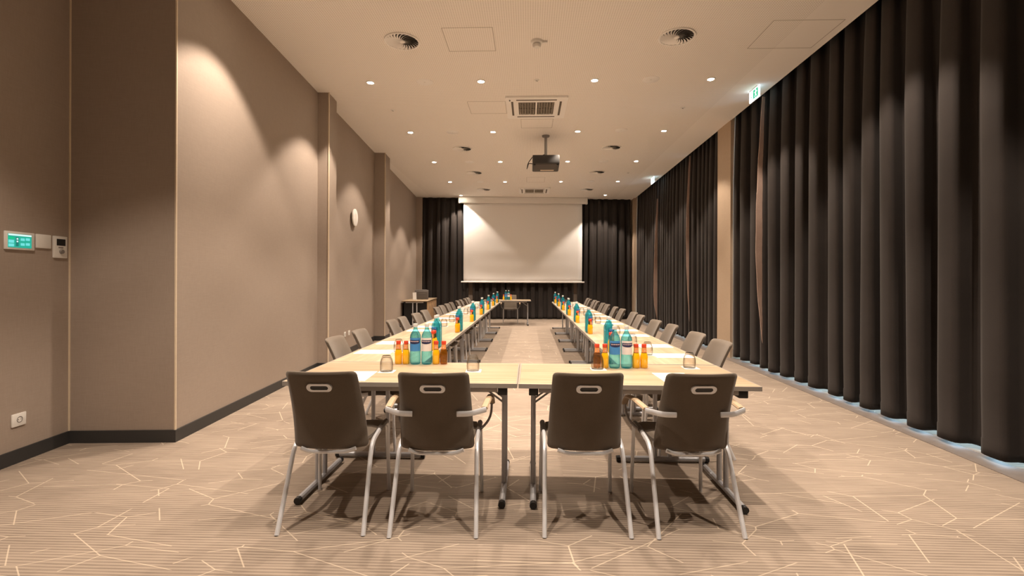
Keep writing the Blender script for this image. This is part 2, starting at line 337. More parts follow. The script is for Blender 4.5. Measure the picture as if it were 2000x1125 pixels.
struct(MB().box((0, 0, CEIL/2+0.05), (0.010, 0.010, CEIL-0.1)).build('trim_5', 'edge', loc=L(-0.004, -0.842), rotz=PH), 'cream profile in the left inner corner')
def baseb(name, a, b, nrm):
    d = (b-a); n = Vector(nrm).normalized()*0.014
    MBo = MB().prism([(q.x, q.y) for q in (a, b, b+n, a+n)], 0.0, 0.10).build(name, 'base'); struct(MBo, 'dark baseboard')
nl = Vector((math.cos(PH), math.sin(PH), 0)); tl = Vector((-math.sin(PH), math.cos(PH), 0))
baseb('baseboard_left', L(0, 0), L(3.20, 0), nl); baseb('baseboard_left_second', L(3.56, 0), L(6.62, 0), nl); baseb('baseboard_left_third', L(7.12, 0), L(FARL-0.25, 0), nl)
baseb('baseboard_return', L(0, -0.846), L(0, 0.014), -tl); baseb('baseboard_near', L(-7.2, -0.846), L(0, -0.846), nl)
for n, (t0, t1, p) in enumerate(((3.20, 3.56, 0.16), (6.62, 7.12, 0.225))):
    baseb('baseboard_pilaster_front_%d' % n, L(t0, 0), L(t0, p+0.014), -tl); baseb('baseboard_pilaster_side_%d' % n, L(t0, p), L(t1, p), nl)

# glazed wall behind the curtains
struct(MB().prism([(q.x, q.y) for q in (Rw(-3.3, 0.10), Rw(17.2, 0.10), Rw(17.2, -0.11), Rw(-3.3, -0.11))], 0.0, 0.004).build('trim_6', 'border'), 'grey stone strip along the curtain wall')
wn = 0
def pier(name, t0, t1, p0, p1, label): slab(name, [Rw(t0, p0), Rw(t1, p0), Rw(t1, p1), Rw(t0, p1)], 'pillar', z1=CEIL+0.14, label=label)
pier('wall_right', 8.36, 8.96, -0.01, 0.6, 'beige pillar between the curtains on the right wall')
pier('wall_right_far', 16.35, 17.1, -0.05, 0.6, 'narrow beige pier at the far right corner')
pier('wall_right_near', -3.3, -0.9, 0.1, 0.6, 'wall behind the camera on the right side')
for k, (a, b) in enumerate(((-0.9, 2.2), (2.2, 5.3), (5.3, 8.36), (8.96, 12.6), (12.6, 16.35))):
    c = Rw((a+b)/2, 0.45); wdt = b-a
    wo = MB()
    for xx in (-wdt/2+0.03, 0, wdt/2-0.03): wo.box((0.0, xx, CEIL/2+0.07), (0.08, 0.06, CEIL+0.14))
    for zz in (0.03, 1.0, CEIL+0.06): wo.box((0, 0, zz), (0.07, wdt, 0.06 if zz < 2 else 0.16))
    root = wo.build('window_%d' % (k+1), 'frame', loc=c, rotz=-RR); struct(root, 'floor to ceiling window behind the curtains')
    for xx in (-wdt/4, wdt/4):
        MB().box((0.0, xx, CEIL/2+0.5), (0.012, wdt/2-0.06, CEIL-1.06)).build('pane', 'winglass', root); MB().box((0.0, xx, 0.515), (0.012, wdt/2-0.06, 0.91)).build('pane', 'winglass', root)

# ------------------------------------------------------------------ curtains
def curtain(name, P, t0, t1, sgn, pitch, amp, z0, label, seed, group, lining=None, hem=True, extra=0.0):
    """P(t,p) gives the wall line; folds swing to both sides of it."""
    rnd = random.Random(seed); nf = max(2, round((t1-t0)/pitch)); per = 14; cols = nf*per
    zs = [z0, z0+0.06, z0+0.115, z0+0.125, 0.5, 1.2, 2.1, 3.0, 3.6, 3.9, CEIL-0.004+extra]
    ph = [rnd.uniform(-0.22, 0.22) for _ in range(nf+2)]; am = [rnd.uniform(0.72, 1.15) for _ in range(nf+2)]; lean = [rnd.uniform(-0.06, 0.06) for _ in range(nf+2)]
    wid = [rnd.choice((0.62, 0.85, 1.0, 1.1, 1.25)) for _ in range(nf)]; acc = [0.0]
    for q_ in wid: acc.append(acc[-1]+q_)
    acc = [q_/acc[-1] for q_ in acc]+[1.0]
    vs = []; fs = []
    for j, z in enumerate(zs):
        hgt = z/CEIL
        for i in range(cols+1):
            k = i/per; n = int(k); fr = k-n
            a = am[n]*(1-fr)+am[n+1]*fr; pp = ph[n]*(1-fr)+ph[n+1]*fr; le = lean[n]*(1-fr)+lean[n+1]*fr
            th = 2*PI*k
            c = math.cos(th); bul = (1 if c > 0 else -1)*abs(c)**0.6
            A = amp*a*(1.0-0.45*max(0, hgt-0.75)/0.25)*(0.6+0.4*min(1.0, wid[min(n, nf-1)]))
            off = -A*bul
            if hem and abs(z-(z0+0.125)) < 1e-6: off += 0.004
            t = t0+(t1-t0)*(acc[n]+(acc[n+1]-acc[n])*fr) + pitch*(0.17*pp*1.2 + 0.11*math.sin(2*th)) + le*(hgt-0.4)
            t = min(max(t, t0), t1)
            q = P(t, off*sgn); vs.append((q.x, q.y, z))
    m = cols+1
    for j in range(len(zs)-1):
        for i in range(cols): fs.append((j*m+i, j*m+i+1, (j+1)*m+i+1, (j+1)*m+i))
    b = MB(); b.add(vs, fs); o = b.build(name, 'curtain', sharp=80)
    md = o.modifiers.new('thickness', 'SOLIDIFY'); md.thickness = 0.005; md.offset = 0
    tag(o, label, 'curtain', group)
    if lining:
        tt, wmax, zlo, zhi, peak = lining
        g = MB(); n = 30; v2 = []
        for k in range(n+1):
            f = k/n; z = zlo+(zhi-zlo)*f; bell = math.sin(PI*min(1, f/peak)/2) if f < peak else 0.35+0.65*math.cos(PI/2*(f-peak)/(1-peak))
            ww = 0.012+wmax*bell; rip = 0.006*math.sin(z*38)
            p0 = P(tt-0.01, sgn*-(0.03)); p1 = P(tt-0.03+rip, sgn*-(0.03+ww))
            p0b = P(tt+0.004, sgn*-(0.03)); p1b = P(tt-0.018+rip, sgn*-(0.03+ww))
            v2 += [(p0.x, p0.y, z), (p1.x, p1.y, z), (p1b.x, p1b.y, z), (p0b.x, p0b.y, z)]
        f2 = [(4*k+i, 4*k+(i+1) % 4, 4*k+4+(i+1) % 4, 4*k+4+i) for k in range(n) for i in range(4)]+[(0, 1, 2, 3), (4*n, 4*n+3, 4*n+2, 4*n+1)]
        g.add(v2, f2); lo = g.build('lining', 'lining', o, sharp=60); lo['label'] = 'pinkish beige turned-back lining edge'
    return o
G = 'black curtains along the window wall'
Rc = lambda t, p: Rw(t, p+0.10)
curtain('window_curtain', Rc, -3.1, 1.9, 1, 0.335, 0.085, 0.034, 'black floor-length curtain on the window wall, beside the camera', 1, G, extra=0.12)
curtain('window_curtain', Rc, 1.88, 7.30, 1, 0.335, 0.085, 0.034, 'wide black floor-length curtain nearest on the right, with deep folds', 2, G, lining=(7.27, 0.135, 0.12, CEIL-0.02, 0.45), extra=0.12)
curtain('window_curtain', Rc, 7.305, 8.355, 1, 0.32, 0.075, 0.034, 'narrow black curtain between the pink lining and the beige pillar', 3, G, extra=0.12)
curtain('window_curtain', Rc, 8.965, 10.75, 1, 0.26, 0.07, 0.034, 'black curtain just beyond the beige pillar', 4, G, lining=(10.74, 0.10, 0.1, CEIL-0.02, 0.55), extra=0.12)
curtain('window_curtain', Rc, 10.76, 13.56, 1, 0.26, 0.07, 0.034, 'black curtain between the two far pink lining edges on the right', 5, G, lining=(13.54, 0.13, 0.1, CEIL-0.5, 0.25), extra=0.12)
curtain('window_curtain', Rc, 13.57, 16.345, 1, 0.26, 0.07, 0.034, 'black curtain at the far right, next to the corner pier', 6, G, extra=0.12)
G2 = 'black curtains on the far wall'
Fc = lambda t, p: L(FARL-0.16+p, t)
curtain('stage_curtain', Fc, 0.22, 1.78, 1, 0.26, 0.065, 0.02, 'black curtain on the far wall left of the projection screen', 7, G2)
curtain('stage_curtain', Fc, 1.90, 5.34, 1, 0.26, 0.065, 0.02, 'black curtain on the far wall behind the projection screen', 8, G2)
curtain('stage_curtain', Fc, 5.46, 7.32, 1, 0.26, 0.065, 0.02, 'black curtain on the far wall right of the projection screen', 9, G2)

# ------------------------------------------------------------------ chairs
def back_pt(u, v, side):
    z = 0.415+0.45*v; y = -0.205-0.155*v**1.25+0.012*math.sin(PI*v)
    hw = 0.205-0.020*v; r = 0.022; H = 0.45; d = min(v*H, (1-v)*H)
    if d < r: hw -= r-math.sqrt(max(0, r*r-(r-d)**2))
    x = u*hw; y += 0.042*(x/0.19)**2
    e = 1-abs(u)**6; ev = min(1, min(v, 1-v)/0.03); th = 0.020*(0.35+0.65*e)*(0.45+0.55*ev)
    return Vector((x, y+side*th, z))
def make_chair(arms):
    r = empty('conference_chair')
    b = MB(); nu, nv = 14, 18; vs = []; fs = []
    vl = [0, 0.006, 0.02, 0.045, 0.075]+[0.075+0.85*k/(nv-8) for k in range(1, nv-8)]+[0.925, 0.955, 0.98, 0.994, 1]; nv = len(vl)-1
    for s in (-1, 1):
        for v in vl:
            for i in range(nu+1): vs.append(back_pt(-1+2*i/nu, v, s))
    m = nu+1; K = (nv+1)*m
    for j in range(nv):
        for i in range(nu):
            a = j*m+i; fs += [(a, a+1, a+m+1, a+m), (K+a, K+a+m, K+a+m+1, K+a+1)]
    for j in range(nv):
        for i in (0, nu):
            a = j*m+i; fs.append((a, a+m, K+a+m, K+a))
    for i in range(nu):
        for j in (0, nv):
            a = j*m+i; fs.append((a, a+1, K+a+1, K+a))
    b.add(vs, fs); bk = b.build('backrest', 'chair', r, sharp=70)
    # grip in the back
    p = back_pt(0, 0.815, -1); q = back_pt(0, 0.86, -1); tilt = math.atan2(p.y-q.y, q.z-p.z)
    mt = Matrix.Translation(p) @ Matrix.Rotation(PI/2+tilt, 4, 'X')
    MB().ring(rrect(0.132, 0.05, 0.0249, 6), rrect(0.094, 0.026, 0.0129, 6), -0.012, 0.006, mt).build('grip_plate', 'alu', bk)
    MB().prism(rrect(0.096, 0.028, 0.0139, 6), -0.012, 0.0022, mt).build('grip_hole', 'black', bk)
    # seat pad
    bm = bmesh.new(); sb = MB(); nx, ny = 10, 12; vs = []; fs = []
    for s in (-1, 1):
        for j in range(ny+1):
            for i in range(nx+1):
                u = -1+2*i/nx; v = -1+2*j/ny
                x = 0.20*u*math.sqrt(1-0.10*v*v); y = 0.038+0.222*v*math.sqrt(1-0.10*u*u)
                e = (1-abs(u)**8)*(1-abs(v)**8); z = 0.447+s*0.024*(0.3+0.7*e)-0.03*max(0, v-0.5)**2*2-0.012*(1-u*u)*(s > 0)+0.02*max(0, -v-0.6)
                vs.append((x, y, z))
    m = nx+1; K = m*(ny+1)
    for j in range(ny):
        for i in range(nx):
            a = j*m+i; fs += [(a, a+m, a+m+1, a+1), (K+a, K+a+1, K+a+m+1, K+a+m)]
    for j in range(ny):
        for i in (0, nx): a = j*m+i; fs.append((a, a+m, K+a+m, K+a))
    for i in range(nx):
        for j in (0, ny): a = j*m+i; fs.append((a, a+1, K+a+1, K+a))
    sb.add(vs, fs).build('seat', 'chair', r, sharp=70); bm.free()
    MB().tube(fillet([(-0.15, -0.21, 0.420), (-0.10, -0.215, 0.402), (0.10, -0.215, 0.402), (0.15, -0.21, 0.420)], 0.03), 0.011, 8).build('shell_edge', 'alu', r)
    for s in (-1, 1):
        MB().tube(fillet([(s*0.227, -0.325, 0.0), (s*0.216, -0.135, 0.425), (s*0.214, 0.03, 0.447)], 0.07), 0.0145, 10, 0.85).build('leg', 'alu', r)
        MB().tube(fillet([(s*0.222, 0.235, 0.0), (s*0.214, 0.212, 0.43), (s*0.214, 0.17, 0.445)], 0.02), 0.0115, 8).build('leg', 'alu', r)
        MB().tube([(s*0.214, 0.025, 0.449), (s*0.214, 0.10, 0.455), (s*0.213, 0.19, 0.452)], 0.0165, 8).build('rail_cover', 'darkrail', r)
        if arms:
            ar = MB().tube(fillet([(s*0.262, -0.215, 0.648), (s*0.275, -0.05, 0.657), (s*0.285, 0.10, 0.648), (s*0.288, 0.15, 0.585)], 0.05), 0.020, 8, 0.55).build('armrest', 'armpad', r)
            y0 = back_pt(0.55, 0.53, -1).y
            MB().tube(fillet([(s*0.118, y0-0.004, 0.632), (s*0.19, y0-0.004, 0.634), (s*0.272, y0+0.045, 0.645)], 0.03), 0.0055, 10, 2.7).build('arm_bracket', 'alu', ar)
            MB().tube(fillet([(s*0.288, 0.145, 0.592), (s*0.286, 0.11, 0.50), (s*0.222, 0.06, 0.447)], 0.06), 0.008, 6).build('arm_strut', 'steel', ar)
    return r
chair_plain = Proto(lambda: make_chair(False)); chair_arm = Proto(lambda: make_chair(True))
front = [(-1.005, 2.865, 0.0, False, 'armless taupe chair, leftmost of the four with backs to the camera'), (-0.41, 2.845, 0.0, True, 'taupe chair with silver armrests, second from left along the front table'),
         (0.405, 2.85, -0.01, False, 'armless taupe chair, third from left along the front table'), (0.99, 2.845, 0.02, True, 'taupe chair with silver armrests, rightmost of the four along the front table')]
for x, y, a, arms, lab in front:
    (chair_arm if arms else chair_plain).place((x, y, 0), a, lab, 'chair', 'chairs along the front table')
yr = [3.91, 4.48, 5.30, 5.85, 6.71, 7.27, 8.12, 8.74, 9.60, 10.15, 11.0, 11.5, 12.2, 12.82]
yl = [3.96, 4.55, 5.66, 6.14, 6.80, 7.49, 8.33, 8.88, 9.52, 10.10, 10.93, 11.46, 12.15, 12.71]
rc = random.Random(3)
for k in range(14):
    arms = k in (2, 4, 6, 8, 12)
    (chair_arm if arms else chair_plain).place(T(1.235+rc.uniform(-0.02, 0.02), yr[k]), PI/2-TH+rc.uniform(-0.05, 0.05), 'taupe %schair on the right side of the table rows, %s from the front' % ('armrest ' if arms else 'armless ', ORD[k]), 'chair', 'chairs along the right table row')
for k in range(14):
    arms = k in (1, 4, 9, 12)
    (chair_arm if arms else chair_plain).place(T(-1.29+rc.uniform(-0.02, 0.02), yl[k]), -PI/2-TH+rc.uniform(-0.05, 0.05), 'taupe %schair on the left side of the table rows, %s from the front' % ('armrest ' if arms else 'armless ', ORD[k]), 'chair', 'chairs along the left table row')
chair_arm.place((-0.045, 14.95, 0), PI, 'taupe armrest chair behind the small far table, facing the camera', 'chair')

# ------------------------------------------------------------------ tables
def make_table():
    r = empty('folding_table')
    MB().box((0, 0, 0.7275), (1.386, 0.686, 0.025), b=0.002).build('table_top', 'wood', r)
    MB().ring(rrect(1.398, 0.698, 0.004, 1), rrect(1.3865, 0.6865, 0.002, 1), 0.714, 0.7395).build('edge_band', 'band', r)
    for s in (-1, 1): MB().box((0, s*0.30, 0.698), (1.16, 0.03, 0.034), b=0.003).build('rail', 'rail', r)
    for s in (-1, 1):
        x = s*0.61
        lg = MB().tube([(x, -0.31, 0.026), (x, 0.31, 0.026)], 0.019, 10).build('leg', 'tube', r)
        for q in (-1, 1):
            MB().tube([(x, q*0.31, 0.026), (x, q*0.338, 0.024)], 0.0215, 10).build('foot_cap', 'black', lg)
            MB().tube([(x, q*0.055, 0.03), (x, q*0.055, 0.69)], 0.0165, 10).build('column', 'tube', lg)
            MB().box((x, q*0.27, 0.688), (0.056, 0.075, 0.052), b=0.005).build('hinge_block', 'black', lg)
        MB().tube([(x, -0.30, 0.69), (x, 0.30, 0.69)], 0.016, 8).build('cross_bar', 'tube', lg)
        for q in (-1, 1): MB().tube([(x-s*0.01, q*0.055, 0.56), (x-s*0.20, q*0.055, 0.70)], 0.0065, 6).build('brace', 'tube', lg)
    return r
table = Proto(make_table)
GT = 'folding tables set in a U'
table.place(T(-0.762, 3.17), -TH, 'folding maple table across the front, left of the centre seam', 'table', GT)
table.place(T(0.645, 3.165), -TH-0.006, 'folding maple table across the front, right of the centre seam', 'table', GT)
for s, side, x in ((-1, 'left', -1.112), (1, 'right', 0.995)):
    for k in range(7): table.place(T(x, 3.522+0.702+1.404*k), PI/2-TH, 'folding maple table in the %s row, %s from the front' % (side, ORD[k]), 'table', GT)
table.place((-0.14, 14.42, 0), 0.0, 'small folding maple table standing alone at the far end before the screen', 'table')
TOP = 0.74

# ------------------------------------------------------------------ things on the tables
def make_water(lab):
    def f():
        r = empty('water_bottle')
        body = [(0.0, 0.003), (0.030, 0.0), (0.0385, 0.008), (0.0395, 0.03), (0.0385, 0.10), (0.039, 0.19), (0.0365, 0.208), (0.029, 0.226), (0.019, 0.241), (0.0145, 0.252), (0.0135, 0.268)]
        MB().lathe(body, 22).build('glass_body', 'bottle', r, 60)
        MB().lathe([(0.0, 0.290), (0.0150, 0.290), (0.0165, 0.287), (0.0165, 0.266), (0.0, 0.266)], 16).build('cap', 'cap', r)
        lb = MB().lathe([(0.0398, 0.096), (0.0398, 0.19)], 16, a0=-PI/2-1.15, a1=-PI/2+1.15).build('label', lab, r, 60); lb['label'] = 'blue paper label' if lab == 'blue' else 'pale silver paper label'
        v = []; n = 16
        for k in range(n+1):
            a = -PI/2-1.0+2.0*k/n; e = 0.011+0.007*(1-((k/n-0.5)*2)**2); v += [(0.0404*math.cos(a), 0.0404*math.sin(a), 0.165-e), (0.0404*math.cos(a), 0.0404*math.sin(a), 0.163+0.012)]
        MB().add(v, [(2*k, 2*k+2, 2*k+3, 2*k+1) for k in range(n)]).build('badge', 'navy', lb, 60)
        t = MB()
        for k in range(8):      # unreadable pale lettering on the badge
            a = -PI/2-0.7+1.4*k/7; h = (0.008, 0.0055, 0.007, 0.0055, 0.0075, 0.0055, 0.007, 0.006)[k]
            t.box((0, 0, 0), (0.0045, 0.0006, h), Matrix.Translation((0.0407*math.cos(a), 0.0407*math.sin(a), 0.1655)) @ Matrix.Rotation(a+PI/2, 4, 'Z'))
        t.build('lettering', 'letter', lb)
        return r
    return f
def make_juice(kind):
    def f():
        r = empty('juice_bottle')
        prof = [(0.0, 0.002), (0.022, 0.0), (0.0262, 0.006), (0.0255, 0.03), (0.0265, 0.055), (0.0262, 0.078), (0.0225, 0.094), (0.0185, 0.104)]
        rib = [(x*(1+(0.012 if i % 2 else 0)), z) for i, (x, z) in enumerate(prof)]
        MB().lathe(rib, 18).build('bottle_body', 'juice' if kind == 'o' else 'apple', r, 60)
        MB().lathe([(0.0185, 0.104), (0.0168, 0.118), (0.0155, 0.142)], 16).build('bottle_neck', 'neck' if kind == 'o' else 'apple', r, 60)
        lb = MB().lathe([(0.0188, 0.108), (0.0172, 0.119), (0.0160, 0.140)], 14, a0=-PI/2-1.2, a1=-PI/2+1.2).build('neck_label', 'nlabel', r, 60)
        MB().lathe([(0.0, 0.0008), (0.006, 0.0008)], 10, mtx=Matrix.Translation((0, -0.0178, 0.121)) @ Matrix.Rotation(PI/2+0.1, 4, 'X')).build('label_print', 'nlabel2', lb)
        MB().lathe([(0.0, 0.165), (0.0155, 0.165), (0.017, 0.162), (0.017, 0.142), (0.0, 0.142)], 16).build('cap', 'red', r)
        return r
    return f
def make_glass():
    r = empty('tumbler')
    prof = [(0.0405, 0.0), (0.0425, 0.03), (0.0415, 0.058), (0.036, 0.082), (0.0275, 0.100), (0.0255, 0.103), (0.0, 0.103)]
    inn = [(0.0390, 0.0), (0.0408, 0.03), (0.0398, 0.057), (0.034, 0.078), (0.025, 0.091), (0.0, 0.092)]
    MB().lathe(prof, 24).build('outer_wall', 'tumbler', r, 50); MB().lathe(inn, 24).build('inner_wall', 'tumbler', r, 50)
    for z, rr in ((0.0, 0.0398), (0.103, 0.0255)): MB().lathe([(rr-0.0012, z), (rr, z+0.0012), (rr+0.0012, z), (rr, z-0.0004)], 24).build('rim', 'tumbler', r)
    return r
def make_paper():
    r = MB().box((0, 0, 0.0010), (0.21, 0.297, 0.0018)).build('note_paper', 'paper')
    MB().box((-0.03, 0.125, 0.0021), (0.045, 0.005, 0.0003)).build('letterhead', 'ink', r)
    return r
def make_napkin(): return MB().box((0, 0, 0.0008), (0.10, 0.10, 0.0014)).build('paper_coaster', 'paper')
wb = Proto(make_water('blue')); ws = Proto(make_water('silver')); ju = Proto(make_juice('o')); ap = Proto(make_juice('a'))
gl = Proto(make_glass); pp = Proto(make_paper); nk = Proto(make_napkin)
OFF = [-0.163, -0.108, -0.041, 0.041, 0.108, 0.163]
def cluster(where, kinds, ctr, rz, nms, face=0.0):
    cx, cy = ctr; g = 'drinks on %s' % where
    for k, (kind, nm) in enumerate(zip(kinds, nms)):
        if kind is None: continue
        d = OFF[k]; p = Vector((cx+math.cos(rz)*d, cy+math.sin(rz)*d, TOP))
        pr, txt, cat = {'b': (wb, 'blue-labelled teal water bottle', 'bottle'), 's': (ws, 'pale-labelled teal water bottle', 'bottle'), 'o': (ju, 'red-capped orange juice bottle', 'bottle'), 'a': (ap, 'red-capped dark amber juice bottle', 'bottle')}[kind]
        pr.place(p, face, '%s, %s on %s' % (txt, nm, where), cat, g)
LR = ['leftmost of its line', 'second from left', 'third from left', 'third from right', 'second from right', 'rightmost of its line']
NF = ['nearest of its line', 'second nearest', 'third nearest', 'third farthest', 'second farthest', 'farthest of its line']
c = T(-0.77, 3.455); cluster('the front left table', 'oobsoa', (c.x, c.y), 0.0, LR)
c = T(0.64, 3.375); cluster('the front right table', 'aobsoo', (c.x, c.y), 0.0, LR)
for s, side, x in ((-1, 'left', -0.815), (1, 'right', 0.70)):
    for k in range(7):
        c = T(x+s*-0.0, 3.522+0.702+1.404*k+(0.06 if side == 'left' else 0.0))
        cluster('the %s table of the %s row' % (ORD[k], side), ['o', 'o', 'b', 's', None, None], (c.x, c.y), PI/2-TH, NF, face=(-0.9 if side == 'left' else 0.9)+ (PI if False else 0))
cluster('the small far table', [None, 'o', 'b', 's', 'o', None], (-0.14, 14.42), 0.0, LR)
gf = [(-0.826, 3.19, 'in front of the first chair'), (-0.258, 3.22, 'beside the centre seam'), (0.585, 3.30, 'before the amber juice bottle'), (1.235, 3.36, 'at the right corner')]
for x, y, nm in gf:
    nk.place((x+0.005, y-0.008, TOP), 0.0, 'small white paper coaster under the front-table glass %s' % nm, 'coaster', 'paper coasters under glasses')
    gl.place((x, y, TOP+0.0016), 0.0, 'clear tumbler upside down on the front table, %s' % nm, 'glass', 'upturned tumblers')
for x, y, a, nm in ((-0.985, 3.03, 0.02, 'leftmost'), (-0.41, 2.985, 0.0, 'second from left'), (0.40, 2.985, 0.0, 'third from left'), (1.02, 3.01, -0.01, 'rightmost')):
    pp.place((x, y, TOP), a, 'white note paper on the front table, %s sheet' % nm, 'paper', 'note papers')
for ys, s, side in ((yl, -1, 'left'), (yr, 1, 'right')):
    for k in range(14):
        y = ys[k]; xo = -1.462 if s < 0 else 1.345
        p = T(xo-s*0.185, y+rc.uniform(-0.02, 0.02)+0.02, TOP)
        pp.place(p, s*PI/2-TH+rc.uniform(-0.04, 0.04), 'white note paper on the %s row before its %s chair' % (side, ORD[k]), 'paper', 'note papers')
        q = T(xo-s*0.375, y+0.05+rc.uniform(-0.02, 0.02), TOP)
        nk.place(q, -TH, 'small white paper coaster on the %s row near its %s chair' % (side, ORD[k]), 'coaster', 'paper coasters under glasses')
        gl.place(q+Vector((0, 0, 0.0016)), 0.0, 'clear tumbler upside down on the %s row near its %s chair' % (side, ORD[k]), 'glass', 'upturned tumblers')

# ------------------------------------------------------------------ projection screen
sc = L(FARL-0.36, 3.60); sr = empty('projection_screen', sc, PH); tag(sr, 'large white roll-down projection screen hanging at the far wall', 'screen')
MB().box((0, 0, CEIL-0.105), (4.32, 0.15, 0.20), b=0.012).build('case', 'whitemetal', sr)
for s in (-1, 1): MB().box((s*2.145, 0, CEIL-0.108), (0.06, 0.165, 0.215), b=0.01).build('end_cap', 'white', sr)
vs = []; fs = []; nx, nz = 24, 24; ztop, zbot = CEIL-0.20, 1.275
for j in range(nz+1):
    for i in range(nx+1):
        u = -1+2*i/nx; f = j/nz; x = u*2.0; y = 0.0+0.012*math.sin(f*PI*9)*(f > 0.55)*max(0, 1-abs(u))-0.03*max(0, abs(u)-0.93)/0.07*math.sin(PI*f)
        vs.append((x, y, ztop+(zbot-ztop)*f))
MB().add(vs, [(j*(nx+1)+i, j*(nx+1)+i+1, (j+1)*(nx+1)+i+1, (j+1)*(nx+1)+i) for j in range(nz) for i in range(nx)]).build('screen_cloth', 'screen', sr, 80).modifiers.new('thickness', 'SOLIDIFY').thickness = 0.004
MB().tube([(-2.08, 0, 1.265), (2.08, 0, 1.265)], 0.024, 10).build('weight_bar', 'whitemetal', sr)

# ------------------------------------------------------------------ ceiling fixtures
def make_down():
    r = empty('downlight')
    MB().ring(circ(0.062, 24), circ(0.044, 24), -0.008, 0.0).build('trim_ring', 'white', r)
    MB().lathe([(0.0, -0.003), (0.0445, -0.003), (0.0445, -0.001), (0.0, -0.001)], 20).build('lens', 'lamp', r)
    ld = bpy.data.lights.new('spot', 'SPOT'); ld.energy = SPOT_W; ld.color = SPOT_COL; ld.spot_size = math.radians(98); ld.spot_blend = 0.3; ld.shadow_soft_size = 0.04
    lo = bpy.data.objects.new('lamp_beam', ld); COL.objects.link(lo); lo.parent = r; lo.location = (0, 0, -0.012)
    return r
down = Proto(make_down)
rowD = [2.15, 4.45, 6.74, 9.05, 11.35, 13.68, 15.88]
rown = ['row above the camera', 'row just before the camera', 'nearest row in view', 'second row in view', 'third row in view', 'fourth row in view', 'last row by the screen']
for r_, d in enumerate(rowD):
    for k, x in enumerate((-2.235, -0.672, 0.908, 2.50)):
        if r_ == 6 and k in (1, 2): continue
        dn = down.place(T(x, 1.75 if (r_, k) == (0, 0) else d, CEIL), 0, 'glowing recessed downlight, %s from left in the %s' % (ORD[k], rown[r_]), 'downlight', 'recessed downlights')
        if r_ in (3, 4):                      # the two middle rows are dimmed a little
            for ch in dn.children:
                if ch.type == 'LIGHT':
                    if ch.data.users > 1 and 'dim' not in bpy.data.lights: dm = ch.data.copy(); dm.name = 'dim'; dm.energy = SPOT_W*0.72
                    ch.data = bpy.data.lights['dim']
def make_diff():
    r = empty('swirl_diffuser')
    MB().ring(circ(0.205, 36), circ(0.185, 36), -0.014, 0.0).build('rim', 'whitemetal', r)
    MB().lathe([(0.0, -0.002), (0.19, -0.002), (0.19, -0.0005), (0.0, -0.0005)], 30).build('plenum', 'dark', r)
    MB().lathe([(0.0, -0.018), (0.028, -0.018), (0.034, -0.012), (0.034, -0.002)], 20).build('hub', 'whitemetal', r)
    b = MB(); n = 24
    for k in range(n):
        v = []; st = 6
        for i in range(st+1):
            rr = 0.032+(0.186-0.032)*i/st; a = 2*PI*k/n+0.55*(i/st)**1.3; w_ = 0.56*2*PI*rr/n
            t = Vector((-math.sin(a), math.cos(a), 0)); p = Vector((rr*math.cos(a), rr*math.sin(a), -0.010)); tz = 0.0055
            v += [p-t*w_*0.55+Vector((0, 0, -tz)), p+t*w_*0.55+Vector((0, 0, tz*0.9))]
        b.add(v, [(2*i, 2*i+1, 2*i+3, 2*i+2) for i in range(st)])
    vo = b.build('vanes', 'whitemetal', r, 60); vo['kind'] = 'stuff'
    return r
diff = Proto(make_diff)
def at_ceil(u, v):
    s = (546+(u-1000)*0.0035-v)/(CEIL-EYE); return Vector(((u-1000)/s, F/s, CEIL))
for k, (u, v, lab) in enumerate(((784, 80, 'nearest on the left'), (1320, 71, 'nearest on the right'), (902, 290, 'second on the left'), (1193, 288, 'second on the right'), (926, 337, 'third on the left'), (1165, 336, 'third on the right'), (944, 370, 'farthest on the left'), (1145, 370, 'farthest on the right'))):
    diff.place(at_ceil(u, v), 0.0 if u < 1000 else 0.2, 'round white swirl air diffuser in the ceiling, %s' % lab, 'air vent', 'ceiling air diffusers')
def make_spk():
    r = MB().lathe([(0.0, -0.007), (0.108, -0.007), (0.115, -0.003), (0.115, 0.0), (0, 0)], 28).build('ceiling_speaker', 'whitemetal')
    MB().lathe([(0.0, -0.0085), (0.013, -0.0085), (0.013, -0.007), (0, -0.007)], 12).build('centre_dot', 'white', r); return r
spk = Proto(make_spk)
for k, (u, v) in enumerate(((828, 160), (1270, 155), (883, 258), (1212, 254), (916, 316), (1177, 315), (937, 355), (1152, 354))):
    spk.place(at_ceil(u, v), 0, 'flat white round ceiling loudspeaker, %s on the %s' % (('nearest', 'second', 'third', 'farthest')[k//2], 'left' if k % 2 == 0 else 'right'), 'loudspeaker', 'ceiling loudspeakers')
def make_ac():
    r = empty('ceiling_cassette')
    MB().ring(rrect(0.95, 0.95, 0.03, 4), rrect(0.56, 0.56, 0.01, 4), -0.03, 0.0).build('panel', 'whitemetal', r)
    MB().box((0, 0, -0.008), (0.57, 0.57, 0.006)).build('filter', 'grille', r)
    g = MB()
    for k in range(-6, 7):
        if k: g.box((k*0.043, 0, -0.019), (0.010, 0.56, 0.01)); g.box((0, k*0.043, -0.019), (0.56, 0.010, 0.008))
    go = g.build('intake_grid', 'grid', r); go['kind'] = 'stuff'
    MB().box((0, 0, -0.024), (0.022, 0.56, 0.014)).build('centre_bar', 'whitemetal', r)
    for a in range(4): MB().box((0, 0.375, -0.031), (0.62, 0.032, 0.004), Matrix.Rotation(a*PI/2, 4, 'Z')).build('air_slot', 'grille', r)
    for q in (0.0, 0.035): MB().box((-0.41, -0.38+q, -0.031), (0.02, 0.02, 0.004)).build('indicator', 'black', r)
    return r
ac = Proto(make_ac)
ac.place(T(0.115, 7.76, CEIL), -TH, 'square white ceiling air-conditioning cassette, nearer of the two', 'air conditioner', 'ceiling cassettes')
